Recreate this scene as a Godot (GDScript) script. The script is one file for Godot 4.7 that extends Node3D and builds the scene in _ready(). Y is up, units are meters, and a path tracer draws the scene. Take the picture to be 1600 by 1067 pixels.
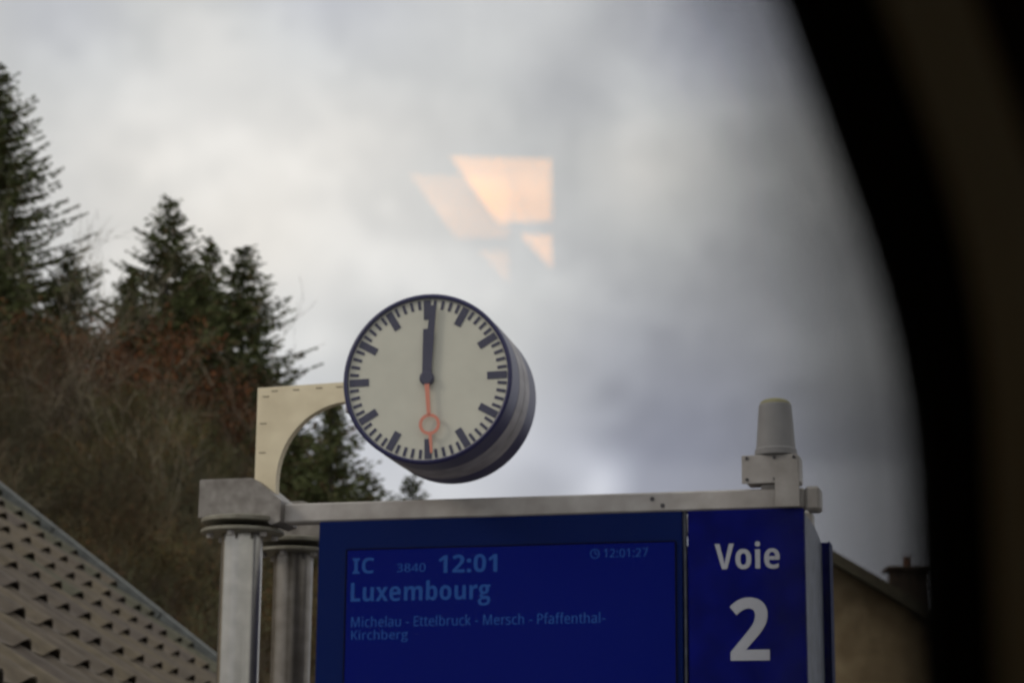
extends Node3D

# ------------------------------------------------------------------ helpers
var M := {}

func mb() -> SurfaceTool:
	var st := SurfaceTool.new()
	st.begin(Mesh.PRIMITIVE_TRIANGLES)
	st.set_smooth_group(0xFFFFFFFF)
	return st

func tri(st: SurfaceTool, a: Vector3, b: Vector3, c: Vector3, outward: Vector3) -> void:
	st.add_vertex(a)
	if (a - c).cross(a - b).dot(outward) >= 0.0:
		st.add_vertex(b); st.add_vertex(c)
	else:
		st.add_vertex(c); st.add_vertex(b)

func quad(st: SurfaceTool, a: Vector3, b: Vector3, c: Vector3, d: Vector3, outward: Vector3) -> void:
	tri(st, a, b, c, outward)
	tri(st, a, c, d, outward)

# box with chamfered edges
func box(st: SurfaceTool, at: Vector3, size: Vector3, ch := 0.004, xf := Transform3D.IDENTITY) -> void:
	var h := size * 0.5
	ch = minf(ch, minf(h.x, minf(h.y, h.z)) * 0.6)
	var v := func(sx: int, sy: int, sz: int, k: int) -> Vector3:
		var p := Vector3(sx * (h.x - (0.0 if k == 0 else ch)), sy * (h.y - (0.0 if k == 1 else ch)), sz * (h.z - (0.0 if k == 2 else ch)))
		return xf * (at + p)
	for k in 3:
		for s in [-1, 1]:
			var q := []
			for ab in [[-1, -1], [1, -1], [1, 1], [-1, 1]]:
				var t := [0, 0, 0]
				t[k] = s; t[(k + 1) % 3] = ab[0]; t[(k + 2) % 3] = ab[1]
				q.append(v.call(t[0], t[1], t[2], k))
			var o := Vector3.ZERO
			o[k] = s
			quad(st, q[0], q[1], q[2], q[3], xf.basis * o)
	if ch <= 0.0:
		return
	for k in 3:  # edges along axis k
		var a := (k + 1) % 3
		var b := (k + 2) % 3
		for sa in [-1, 1]:
			for sb in [-1, 1]:
				var t := [0, 0, 0]
				t[a] = sa; t[b] = sb
				var q := []
				for e in [[-1, a], [1, a], [1, b], [-1, b]]:
					t[k] = e[0]
					q.append(v.call(t[0], t[1], t[2], e[1]))
				var o := Vector3.ZERO
				o[a] = sa; o[b] = sb
				quad(st, q[0], q[1], q[2], q[3], xf.basis * o)
	for sx in [-1, 1]:
		for sy in [-1, 1]:
			for sz in [-1, 1]:
				tri(st, v.call(sx, sy, sz, 0), v.call(sx, sy, sz, 1), v.call(sx, sy, sz, 2), xf.basis * Vector3(sx, sy, sz))

# profile of (radius, height) turned about the y axis of xf
func lathe(st: SurfaceTool, prof: Array, seg: int, xf := Transform3D.IDENTITY, smooth := true) -> void:
	for i in prof.size() - 1:
		var p0: Vector2 = prof[i]
		var p1: Vector2 = prof[i + 1]
		if p0.distance_to(p1) < 1e-6:
			continue
		st.set_smooth_group(i if smooth else 0xFFFFFFFF)
		var nr := Vector2(p1.y - p0.y, p0.x - p1.x)
		for k in seg:
			var a0 := TAU * k / seg
			var a1 := TAU * (k + 1) / seg
			var am := (a0 + a1) * 0.5
			var o := xf.basis * Vector3(cos(am) * nr.x, nr.y, sin(am) * nr.x)
			var A := xf * Vector3(cos(a0) * p0.x, p0.y, sin(a0) * p0.x)
			var B := xf * Vector3(cos(a1) * p0.x, p0.y, sin(a1) * p0.x)
			var C := xf * Vector3(cos(a1) * p1.x, p1.y, sin(a1) * p1.x)
			var D := xf * Vector3(cos(a0) * p1.x, p1.y, sin(a0) * p1.x)
			if p0.x > 1e-6:
				tri(st, A, B, C, o)
			if p1.x > 1e-6:
				tri(st, A, C, D, o)
	st.set_smooth_group(0xFFFFFFFF)

# polygon in xy pushed out from z0 to z1
func prism(st: SurfaceTool, poly: PackedVector2Array, z0: float, z1: float, xf := Transform3D.IDENTITY) -> void:
	var idx := Geometry2D.triangulate_polygon(poly)
	var i := 0
	while i < idx.size():
		for z in [z0, z1]:
			var q := []
			for k in 3:
				q.append(xf * Vector3(poly[idx[i + k]].x, poly[idx[i + k]].y, z))
			tri(st, q[0], q[1], q[2], xf.basis * Vector3(0, 0, -1 if z == minf(z0, z1) else 1))
		i += 3
	var area := 0.0
	for k in poly.size():
		var a := poly[k]
		var b := poly[(k + 1) % poly.size()]
		area += a.x * b.y - b.x * a.y
	for k in poly.size():
		var a := poly[k]
		var b := poly[(k + 1) % poly.size()]
		var o := Vector3(b.y - a.y, a.x - b.x, 0) * signf(area)
		quad(st, xf * Vector3(a.x, a.y, z0), xf * Vector3(b.x, b.y, z0), xf * Vector3(b.x, b.y, z1), xf * Vector3(a.x, a.y, z1), xf.basis * o)

func made(st: SurfaceTool) -> ArrayMesh:
	st.generate_normals()
	return st.commit()

func part(called: String, mesh: Mesh, material: Material, parent: Node, xf := Transform3D.IDENTITY) -> MeshInstance3D:
	var o := MeshInstance3D.new()
	o.name = numbered(called, parent)
	o.mesh = mesh
	o.material_override = material
	o.transform = xf
	parent.add_child(o, true)
	return o

func numbered(called: String, parent: Node) -> String:
	if not parent.has_node(called):
		return called
	var k := 1
	while parent.has_node("%s_%03d" % [called, k]):
		k += 1
	return "%s_%03d" % [called, k]

func tag(o: Node, label: String, category := "", group := "", kind := "") -> void:
	if label: o.set_meta("label", label)
	if category: o.set_meta("category", category)
	if group: o.set_meta("group", group)
	if kind: o.set_meta("kind", kind)

func thing(called: String, label: String, category: String, at := Vector3.ZERO, turn := 0.0, group := "") -> Node3D:
	var o := Node3D.new()
	o.name = numbered(called, self)
	o.position = at
	o.rotation.y = turn
	add_child(o, true)
	tag(o, label, category, group)
	return o

func mat(r: float, g: float, b: float, rough := 0.8, metal := 0.0, spec := 0.5) -> StandardMaterial3D:
	var m := StandardMaterial3D.new()
	m.albedo_color = Color(r, g, b).linear_to_srgb()
	m.roughness = rough
	m.metallic = metal
	m.metallic_specular = spec
	return m

func noise_tex(seed_: int, freq: float, lo: Color, hi: Color, size := 256, oct := 4) -> NoiseTexture2D:
	var n := FastNoiseLite.new()
	n.seed = seed_
	n.frequency = freq
	n.fractal_octaves = oct
	var t := NoiseTexture2D.new()
	t.width = size; t.height = size
	t.seamless = true
	t.noise = n
	var g := Gradient.new()
	g.set_color(0, lo); g.set_color(1, hi)
	t.color_ramp = g
	return t

# gives a plain material some unevenness: a texture round white, laid by triplanar mapping
func worn(m: StandardMaterial3D, seed_: int, per_metre: float, depth: float, warm := 0.0) -> StandardMaterial3D:
	m.albedo_texture = noise_tex(seed_, 0.02, Color(1.0 - depth, 1.0 - depth - warm * 0.5, 1.0 - depth - warm), Color(1, 1, 1))
	m.uv1_triplanar = true
	m.uv1_world_triplanar = true
	m.uv1_scale = Vector3.ONE * per_metre
	return m

# ------------------------------------------------------------------ sky
func sky_image() -> Image:
	var w := 1024
	var h := 512
	var img := Image.create_empty(w, h, false, Image.FORMAT_RGBF)
	var big := FastNoiseLite.new()
	big.seed = 11; big.frequency = 1.6; big.fractal_octaves = 3
	var mid := FastNoiseLite.new()
	mid.seed = 5; mid.frequency = 5.0; mid.fractal_octaves = 5; mid.fractal_gain = 0.5
	mid.domain_warp_enabled = true; mid.domain_warp_amplitude = 0.18; mid.domain_warp_frequency = 2.5
	var tint := FastNoiseLite.new()
	tint.seed = 21; tint.frequency = 3.0; tint.fractal_octaves = 3
	# banks of cloud: azimuth, elevation, strength, size (degrees)
	var banks := [
		[-7.5, 17.5, 0.03, 7.5], [-12.5, 21.0, -0.10, 2.2], [-6.0, 22.5, -0.10, 2.6], [-4.5, 12.0, 0.02, 3.5],
		[1.6, 19.8, -0.16, 1.5], [5.6, 21.5, -0.25, 2.5], [3.6, 17.4, 0.20, 1.8], [9.0, 10.5, -0.46, 7.0], [2.6, 12.3, -0.28, 3.0],
		[3.4, 10.5, -0.12, 2.0], [2.3, 9.3, 0.70, 0.75], [0.2, 16.8, -0.09, 2.4], [26.0, 20.0, -0.2, 9.0], [-38.0, 24.0, -0.2, 12.0], [70.0, 30.0, -0.2, 16.0], [-110.0, 28.0, -0.25, 18.0], [150.0, 35.0, -0.2, 20.0],
	]
	# cooler and warmer parts of the cloud
	var casts := [[-8.0, 17.0, 0.025, 6.0], [5.5, 10.3, -0.06, 3.5], [-12.5, 21.0, -0.045, 2.5], [-5.5, 22.5, -0.04, 2.5], [5.6, 21.5, -0.05, 2.5], [3.6, 17.4, 0.03, 2.2], [40.0, 15.0, -0.04, 14.0], [-60.0, 30.0, 0.03, 20.0], [120.0, 20.0, 0.03, 25.0], [-140.0, 25.0, -0.04, 22.0]]
	for y in h:
		var el := (0.5 - (y + 0.5) / h) * PI
		if el < -0.03:
			for x in w:
				img.set_pixel(x, y, Color(0.10, 0.095, 0.085))
			continue
		var s := maxf(sin(el), 0.0)
		var base := 0.70 * (1.0 + 0.6 * s) / 1.15
		for x in w:
			var az := wrapf((x + 0.5) / w * TAU, -PI, PI)
			var d := Vector3(sin(az) * cos(el), sin(el) * 1.6, -cos(az) * cos(el))
			var l := base * exp(0.20 * big.get_noise_3dv(d) + 0.40 * mid.get_noise_3dv(d))
			var ad := rad_to_deg(az)
			var ed := rad_to_deg(el)
			for b in banks:
				var dx: float = wrapf(ad - b[0], -180.0, 180.0)
				var dy: float = ed - b[1]
				var q: float = (dx * dx + dy * dy) / (b[3] * b[3])
				if q < 9.0:
					l *= 1.0 + b[2] * exp(-q)
			var t := tint.get_noise_3dv(d) * 0.05 + clampf((l / base - 0.85) * 0.06, -0.03, 0.02) - 0.035 * smoothstep(12.5, 9.5, ed)
			for b in casts:
				var dx: float = wrapf(ad - b[0], -180.0, 180.0)
				var dy: float = ed - b[1]
				var q: float = (dx * dx + dy * dy) / (b[3] * b[3])
				if q < 9.0:
					t += b[2] * exp(-q)
			img.set_pixel(x, y, Color(l * (0.985 + t), l * (1.0 + minf(t, 0.0) * 0.7), l * (1.0 - t * 1.2)))
	return img

# ------------------------------------------------------------------ trees
# foliage of a spruce: whorls of drooping limbs set with small needle sprays
func spruce_mesh(h: float, r: float, seed_: int, dens := 1.0, low := 0.06) -> ArrayMesh:
	var rng := RandomNumberGenerator.new()
	rng.seed = seed_
	var vs := PackedVector3Array()
	var ns := PackedVector3Array()
	var cs := PackedColorArray()
	var y := h * low
	while y < h - 0.12:
		var t := y / h
		var reach := r * pow(1.0 - t, 0.82) + 0.10
		var count := 5 + int(3.0 * (1.0 - t)) + rng.randi() % 2
		var off := rng.randf() * TAU
		var missing := rng.randf() < 0.10
		for b in count:
			var az := off + TAU * b / count + rng.randf_range(-0.35, 0.35)
			var L := reach * rng.randf_range(0.62, 1.16) * (0.6 if missing else 1.0)
			var out := Vector3(cos(az), 0, sin(az))
			var side := Vector3(-sin(az), 0, cos(az))
			var droop := rng.randf_range(0.10, 0.34) * (1.0 - t * 1.0)
			var lift := 0.42 * t + rng.randf_range(0.0, 0.10)
			var y0 := y + rng.randf_range(-0.22, 0.22)
			var steps := int(clampf(L / 0.085 * dens, 4, 40))
			var shade := rng.randf_range(0.72, 1.25)
			for k in steps:
				var u := (k + rng.randf()) / steps
				if u < 0.10 and t < 0.7:
					continue
				var p := out * (L * u) + Vector3(0, y0 + L * (lift * u - droop * sin(u * PI * 0.75) + 0.16 * u * u), 0)
				var tl := (0.14 + 0.42 * minf(L, 1.6) * (1.0 - u) * 0.55) * rng.randf_range(0.6, 1.25)
				for s in [-1.0, 1.0, 0.0]:
					var dir: Vector3
					if s == 0.0:
						dir = (out * rng.randf_range(0.1, 0.7) + Vector3(0, -1.0, 0) * rng.randf_range(0.3, 1.0) + side * rng.randf_range(-0.5, 0.5)).normalized()
						if u > 0.8:
							dir = (out + Vector3(0, rng.randf_range(0.0, 0.5), 0) + side * rng.randf_range(-0.3, 0.3)).normalized()
					else:
						dir = (out * rng.randf_range(0.5, 1.0) + side * s * rng.randf_range(0.5, 1.0) + Vector3(0, rng.randf_range(-0.45, 0.22), 0)).normalized()
					var wv := dir.cross(Vector3(rng.randf_range(-1, 1), rng.randf_range(-1, 1), rng.randf_range(-1, 1))).normalized() * rng.randf_range(0.022, 0.045)
					var e := p + dir * tl
					var m := p + dir * tl * 0.55
					var c := Color(0.098, 0.112, 0.046) * shade * rng.randf_range(0.7, 1.35)
					if rng.randf() < 0.10:
						c = Color(0.15, 0.10, 0.055)
					c.a = 1.0
					var nn := (wv.cross(dir)).normalized()
					for q in [p - wv * 0.4, m + wv, p + wv * 0.4, p - wv * 0.4, m - wv, m + wv, m - wv, e, m + wv]:
						vs.append(q); ns.append(nn); cs.append(c)
		y += lerpf(0.25, 0.15, t) * rng.randf_range(0.7, 1.3) / dens
	# leader
	for k in 14:
		var p := Vector3(0, h - 0.10 * k * 0.5, 0)
		var a := rng.randf() * TAU
		var dir := Vector3(cos(a) * 0.6, 1.0, sin(a) * 0.6).normalized()
		var wv := dir.cross(Vector3(0.3, 0.1, 1)).normalized() * 0.02
		for q in [p - wv, p + dir * (0.10 + 0.02 * k), p + wv]:
			vs.append(q); ns.append(Vector3(0, 0, 1)); cs.append(Color(0.030, 0.034, 0.019))
	var arr := []
	arr.resize(Mesh.ARRAY_MAX)
	arr[Mesh.ARRAY_VERTEX] = vs
	arr[Mesh.ARRAY_NORMAL] = ns
	arr[Mesh.ARRAY_COLOR] = cs
	var me := ArrayMesh.new()
	me.add_surface_from_arrays(Mesh.PRIMITIVE_TRIANGLES, arr)
	return me

# bare or leafy bush: stems that fork into twigs, as thin ribbons; leaves as small quads
func bush_mesh(h: float, seed_: int, stems: int, leaf_share: float, leaf_col: Color, twig_col: Color, spread := 0.55) -> ArrayMesh:
	var rng := RandomNumberGenerator.new()
	rng.seed = seed_
	var vs := PackedVector3Array()
	var ns := PackedVector3Array()
	var cs := PackedColorArray()
	var todo := []
	for k in stems:
		var a := rng.randf() * TAU
		var lean := rng.randf_range(0.05, spread)
		todo.append([Vector3(cos(a) * rng.randf() * 0.5, -0.3, sin(a) * rng.randf() * 0.5), Vector3(cos(a) * lean, 1, sin(a) * lean).normalized(), h * rng.randf_range(0.35, 0.62), 0.016, 0])
	while todo:
		var j = todo.pop_back()
		var p: Vector3 = j[0]
		var d: Vector3 = j[1]
		var L: float = j[2]
		var wd: float = j[3]
		var lev: int = j[4]
		var c: Color = twig_col * rng.randf_range(0.65, 1.4)
		c.a = 1.0
		var segs := 3
		for k in segs:
			var d2 := (d + Vector3(rng.randf_range(-1, 1), rng.randf_range(-0.5, 0.8), rng.randf_range(-1, 1)) * 0.16).normalized()
			var e := p + d2 * (L / segs)
			var w2 := wd * 0.82
			var sv := d2.cross(Vector3(rng.randf_range(-1, 1), rng.randf_range(-0.3, 0.3), rng.randf_range(-1, 1))).normalized()
			var nn := sv.cross(d2)
			for q in [p - sv * wd, e - sv * w2, e + sv * w2, p - sv * wd, e + sv * w2, p + sv * wd]:
				vs.append(q); ns.append(nn); cs.append(c)
			p = e; d = d2; wd = w2
			if lev < 3 and (k > 0 or lev > 0):
				for n in 2:
					if rng.randf() < 0.88:
						var a := d.cross(Vector3(rng.randf_range(-1, 1), rng.randf_range(-1, 1), rng.randf_range(-1, 1))).normalized()
						todo.append([p, (d + a * rng.randf_range(0.35, 0.9)).normalized(), L * rng.randf_range(0.4, 0.66), maxf(wd * 0.62, 0.0045), lev + 1])
			if lev >= 2 and rng.randf() < leaf_share:
				var lc := leaf_col * rng.randf_range(0.6, 1.4)
				lc.a = 1.0
				var la := Vector3(rng.randf_range(-1, 1), rng.randf_range(-1, 0.4), rng.randf_range(-1, 1)).normalized() * rng.randf_range(0.04, 0.075)
				var lb := la.cross(Vector3(rng.randf(), rng.randf(), 1)).normalized() * 0.028
				for q in [p, p + la * 0.5 + lb, p + la, p, p + la, p + la * 0.5 - lb]:
					vs.append(q); ns.append(la.cross(lb).normalized()); cs.append(lc)
	var arr := []
	arr.resize(Mesh.ARRAY_MAX)
	arr[Mesh.ARRAY_VERTEX] = vs
	arr[Mesh.ARRAY_NORMAL] = ns
	arr[Mesh.ARRAY_COLOR] = cs
	var me := ArrayMesh.new()
	me.add_surface_from_arrays(Mesh.PRIMITIVE_TRIANGLES, arr)
	return me

func trunk_mesh(h: float, r: float) -> ArrayMesh:
	var st := mb()
	lathe(st, [Vector2(r * 1.4, -0.6), Vector2(r, 0.3), Vector2(r * 0.55, h * 0.55), Vector2(0.012, h - 0.15), Vector2(0, h)], 8)
	return made(st)

# ------------------------------------------------------------------ the hill behind the station
var hill_noise := FastNoiseLite.new()

func ridge(x: float) -> float:
	var pts := [[-80.0, 19.0], [-30.0, 16.0], [-12.0, 10.6], [-8.6, 10.0], [-5.8, 8.7], [-4.0, 7.2], [-1.4, 6.4], [3.0, 5.4], [9.0, 3.0], [16.0, 2.2], [80.0, 2.0]]
	for k in pts.size() - 1:
		if x < pts[k + 1][0]:
			return lerpf(pts[k][1], pts[k + 1][1], clampf((x - pts[k][0]) / (pts[k + 1][0] - pts[k][0]), 0, 1))
	return 2.0

func hill(x: float, z: float) -> float:
	var far := -z
	var g := smoothstep(19.0, 51.0, far) + 0.004 * maxf(far - 51.0, 0.0)
	return -0.80 + (ridge(x * 50.0 / maxf(far, 30.0)) + 0.8) * g * minf(1.0, far / 50.0 + 0.25 * float(far < 50.0)) + hill_noise.get_noise_2d(x, z) * 0.5 * smoothstep(19.0, 26.0, far)

# ------------------------------------------------------------------ outline of the carriage window, in wall coordinates
func outline(l: float, r: float, b: float, t: float, slant: float, rad: float, n := 8) -> PackedVector2Array:
	# right edge x = r, slanted edge x + 0.48 y = slant towards the top, all corners rounded
	var pts := [Vector2(r, b), Vector2(r, (slant - r) / 0.48), Vector2(slant - 0.48 * t, t), Vector2(l, t), Vector2(l, b)]
	var out := PackedVector2Array()
	for k in pts.size():
		var p: Vector2 = pts[k]
		var u: Vector2 = (pts[(k + pts.size() - 1) % pts.size()] - p).normalized()
		var v: Vector2 = (pts[(k + 1) % pts.size()] - p).normalized()
		var half := acos(clampf(u.dot(v), -1, 1)) * 0.5
		var cut := rad / tan(half)
		for i in n + 1:  # from one tangent point to the other along the fillet
			var f := float(i) / n
			var a := p + u * cut
			var c := p + v * cut
			out.append(a * (1 - f) * (1 - f) + p * 2.0 * f * (1 - f) + c * f * f)
	return out

# ring between two outlines of as many points, with depth
func ring(st: SurfaceTool, inner: PackedVector2Array, outer: PackedVector2Array, z0: float, z1: float, dip := 0.0) -> void:
	var n := inner.size()
	for k in n:
		var a := inner[k]; var b := inner[(k + 1) % n]
		var c := outer[(k + 1) % n]; var d := outer[k]
		if a.distance_to(b) < 1e-6 and c.distance_to(d) < 1e-6:
			continue
		var zi := z1 - dip
		quad(st, Vector3(a.x, a.y, zi), Vector3(b.x, b.y, zi), Vector3(c.x, c.y, z1), Vector3(d.x, d.y, z1), Vector3(0, 0, 1))
		quad(st, Vector3(a.x, a.y, z0), Vector3(b.x, b.y, z0), Vector3(c.x, c.y, z0), Vector3(d.x, d.y, z0), Vector3(0, 0, -1))
		var mid := (a + b) * 0.5
		var o := (c + d) * 0.5 - mid
		quad(st, Vector3(a.x, a.y, z0), Vector3(b.x, b.y, z0), Vector3(b.x, b.y, zi), Vector3(a.x, a.y, zi), Vector3(-o.x, -o.y, 0))
		quad(st, Vector3(d.x, d.y, z0), Vector3(c.x, c.y, z0), Vector3(c.x, c.y, z1), Vector3(d.x, d.y, z1), Vector3(o.x, o.y, 0))

# lettering: scaled to a width and a cap height, its lower left corner at (x, y)
func letters(called: String, text: String, bold: bool, x: float, y: float, wide: float, high: float, z: float, m: Material, parent: Node) -> MeshInstance3D:
	var f := SystemFont.new()
	f.font_names = PackedStringArray(["Droid Sans"])
	f.font_weight = 700 if bold else 400
	var t := TextMesh.new()
	t.text = text
	t.font = f
	t.font_size = 64
	t.pixel_size = 0.01
	t.depth = 0.02
	t.curve_step = 1.0
	var bb := t.get_aabb()
	var sx := wide / bb.size.x
	var sy := high / bb.size.y
	var xf := Transform3D(Basis.from_scale(Vector3(sx, sy, 0.08)), Vector3(x - bb.position.x * sx, y - bb.position.y * sy, z))
	return part(called, t, m, parent, xf)

# ==================================================================
func _ready() -> void:
	# ---- camera
	var cam := Camera3D.new()
	cam.name = "camera"
	var att := CameraAttributesPhysical.new()
	att.frustum_focal_length = 78.73
	att.frustum_near = 0.03
	att.frustum_far = 900.0
	att.frustum_focus_distance = 4.5
	att.exposure_aperture = 7.0
	cam.fov = 17.33
	cam.near = 0.03
	cam.far = 900.0
	add_child(cam)
	cam.attributes = att
	var ph := deg_to_rad(13.0)
	var ro := deg_to_rad(0.5)
	cam.transform = Transform3D(Basis(Vector3.RIGHT, ph) * Basis(Vector3.BACK, ro), Vector3(0, 1.6, 0))
	cam.current = true

	# ---- sky, air, exposure
	var sm := PanoramaSkyMaterial.new()
	sm.panorama = ImageTexture.create_from_image(sky_image())
	var sky := Sky.new()
	sky.sky_material = sm
	var env := Environment.new()
	env.background_mode = Environment.BG_SKY
	env.sky = sky
	env.tonemap_mode = Environment.TONE_MAPPER_LINEAR
	env.tonemap_exposure = 1.0
	env.sdfgi_enabled = true
	env.ssao_enabled = true
	env.ssil_enabled = true
	var we := WorldEnvironment.new()
	we.name = "world_environment"
	we.environment = env
	add_child(we)

	# ---- the sun behind the overcast
	var sun := DirectionalLight3D.new()
	sun.name = "sun"
	sun.light_energy = 0.34
	sun.light_angular_distance = 14.0
	sun.light_color = Color(1.0, 0.96, 0.9)
	sun.shadow_enabled = true
	add_child(sun)
	sun.look_at_from_position(Vector3(-14, 9, 4), Vector3.ZERO, Vector3.UP)

	make_materials()
	make_ground()
	make_carriage()
	make_sign()
	make_clock()
	make_left_house()
	make_right_house()
	make_woods()

func make_materials() -> void:
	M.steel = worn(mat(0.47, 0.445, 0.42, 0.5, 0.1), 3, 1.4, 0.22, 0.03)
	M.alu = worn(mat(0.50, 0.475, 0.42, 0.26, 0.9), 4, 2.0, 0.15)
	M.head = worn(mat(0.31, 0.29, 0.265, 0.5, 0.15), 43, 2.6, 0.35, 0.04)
	M.shaded_alu = worn(mat(0.27, 0.25, 0.22, 0.35, 0.7), 44, 2.0, 0.25, 0.05)  # rear post metal, the shadow of the sign put in as darker colour
	M.dark_metal = mat(0.05, 0.045, 0.05, 0.6)
	M.flange = worn(mat(0.26, 0.25, 0.20, 0.5, 0.2), 6, 4.0, 0.25, 0.05)
	M.seam = worn(mat(0.07, 0.08, 0.11, 0.5), 42, 3.0, 0.6)
	M.stitch = mat(0.30, 0.25, 0.17, 0.6)
	M.cream = worn(mat(0.80, 0.71, 0.50, 0.55), 7, 1.1, 0.12, 0.03)
	M.casing = worn(mat(0.36, 0.335, 0.35, 0.5), 8, 2.3, 0.3)
	M.navy = mat(0.012, 0.012, 0.070, 0.4)
	M.dial = worn(mat(0.58, 0.565, 0.47, 0.5), 9, 1.5, 0.05)
	M.ink = mat(0.024, 0.023, 0.058, 0.5)
	M.red = mat(0.60, 0.20, 0.13, 0.5)
	M.blue = worn(mat(0.003, 0.006, 0.15, 0.55, 0.0, 0.15), 10, 1.2, 0.3)
	M.blue_frame = mat(0.002, 0.010, 0.075, 0.5, 0.0, 0.15)
	M.screen = mat(0.001, 0.003, 0.04, 0.5, 0.0, 0.12)
	M.screen.emission_enabled = true
	M.screen.emission = Color(0.0005, 0.0018, 0.044).linear_to_srgb()
	M.text = mat(0.010, 0.032, 0.12, 0.7, 0.0, 0.05)
	M.text.emission_enabled = true
	M.text.emission = Color(0.007, 0.022, 0.080).linear_to_srgb()
	M.white = mat(0.36, 0.37, 0.41, 0.6)
	M.cover = worn(mat(0.15, 0.17, 0.23, 0.5), 41, 1.5, 0.3)
	M.plastic = worn(mat(0.27, 0.262, 0.262, 0.6), 12, 2.0, 0.12)
	M.cap = worn(mat(0.34, 0.32, 0.17, 0.7), 13, 9.0, 0.3)
	M.glass = mat(1, 1, 1, 0.0, 0.0, 0.5)
	M.glass.transparency = BaseMaterial3D.TRANSPARENCY_ALPHA
	M.glass.albedo_color.a = 0.0
	M.glass_outer = M.glass.duplicate()
	M.glass_outer.metallic_specular = 0.36
	M.rubber = mat(0.004, 0.004, 0.004, 0.85, 0.0, 0.2)
	M.trim = mat(0.34, 0.35, 0.28, 0.7, 0.0, 0.3)
	M.saloon = mat(0.50, 0.50, 0.47, 0.8, 0.0, 0.2)
	M.panel = mat(0.012, 0.010, 0.009, 0.85, 0.0, 0.2)
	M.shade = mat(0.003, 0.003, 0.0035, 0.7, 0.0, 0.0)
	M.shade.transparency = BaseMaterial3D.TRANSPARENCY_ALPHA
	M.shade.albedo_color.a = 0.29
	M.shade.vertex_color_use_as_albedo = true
	M.lamp = mat(0.5, 0.4, 0.3, 0.6)
	M.lamp.emission_enabled = true
	M.lamp.emission = Color(1.0, 0.64, 0.06)
	M.lamp.emission_energy_multiplier = 10.5
	M.lamp.emission_operator = BaseMaterial3D.EMISSION_OP_MULTIPLY
	M.lamp.emission_texture = noise_tex(51, 0.012, Color(0.72, 0.72, 0.72), Color(1, 1, 1), 256, 2)
	M.lamp.uv1_triplanar = true
	M.lamp.uv1_scale = Vector3.ONE * 5.0
	M.leaf = mat(1, 1, 1, 0.85, 0.0, 0.25)
	M.leaf.vertex_color_use_as_albedo = true
	M.leaf.backlight_enabled = true
	M.leaf.backlight = Color(0.35, 0.35, 0.35)
	M.bark = worn(mat(0.05, 0.04, 0.03, 0.9), 15, 3.0, 0.4)
	M.soil = worn(mat(0.070, 0.057, 0.035, 0.95, 0.0, 0.1), 16, 0.4, 0.55, 0.05)
	M.ballast = worn(mat(0.16, 0.15, 0.14, 0.95), 17, 1.0, 0.5)
	M.paving = worn(mat(0.26, 0.25, 0.24, 0.9), 18, 0.7, 0.25)
	M.plaster = worn(mat(0.46, 0.35, 0.20, 0.9), 19, 0.35, 0.22, 0.06)
	M.gutter = mat(0.15, 0.16, 0.14, 0.5, 0.3)
	M.verge = worn(mat(0.17, 0.18, 0.17, 0.6), 20, 1.5, 0.25)
	M.slate = worn(mat(0.06, 0.055, 0.05, 0.8), 22, 1.0, 0.4)
	M.soffit = worn(mat(0.10, 0.085, 0.05, 0.8), 23, 1.0, 0.2)
	M.brick = worn(mat(0.16, 0.11, 0.075, 0.9), 24, 1.5, 0.4)
	M.clay = mat(0.18, 0.09, 0.06, 0.9)
	M.tiles = []
	for k in 6:
		var m := mat(0.122 + 0.012 * (k % 3), 0.095 + 0.009 * (k % 3), 0.066 + 0.006 * (k % 2), 0.9)
		M.tiles.append(worn(m, 30 + k, 1.6, 0.38, 0.05))
	M.moss = worn(mat(0.105, 0.10, 0.06, 0.95), 37, 2.4, 0.4, 0.05)

func make_ground() -> void:
	var st := mb()
	box(st, Vector3(0, -1.3, -200), Vector3(900, 1.0, 900), 0.0)
	tag(part("ground", made(st), M.ballast, self), "", "", "", "structure")
	# platform parallel to the train
	var turn := Transform3D(Basis(Vector3.UP, deg_to_rad(35.0)), Vector3(-0.2007, 0, -0.2867))
	st = mb()
	box(st, Vector3(0, -0.42, -5.2), Vector3(90, 0.76, 7.0), 0.02, turn)
	tag(part("platform", made(st), M.paving, self), "", "", "", "structure")
	st = mb()
	box(st, Vector3(0, -0.02, -1.95), Vector3(90, 0.08, 0.5), 0.01, turn)
	tag(part("platform_edge", made(st), M.steel, self), "", "", "", "structure")
	# hillside
	hill_noise.seed = 4
	hill_noise.frequency = 0.12
	st = mb()
	st.set_smooth_group(0)
	var xs := []
	var zs := []
	for k in 91: xs.append(-90.0 + 2.0 * k)
	for k in 61: zs.append(-18.0 - 1.3 * k)
	for i in xs.size() - 1:
		for j in zs.size() - 1:
			var q := []
			for c in [[i, j], [i + 1, j], [i + 1, j + 1], [i, j + 1]]:
				q.append(Vector3(xs[c[0]], hill(xs[c[0]], zs[c[1]]), zs[c[1]]))
			quad(st, q[0], q[1], q[2], q[3], Vector3.UP)
	tag(part("hillside", made(st), M.soil, self), "", "", "", "structure")

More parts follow.
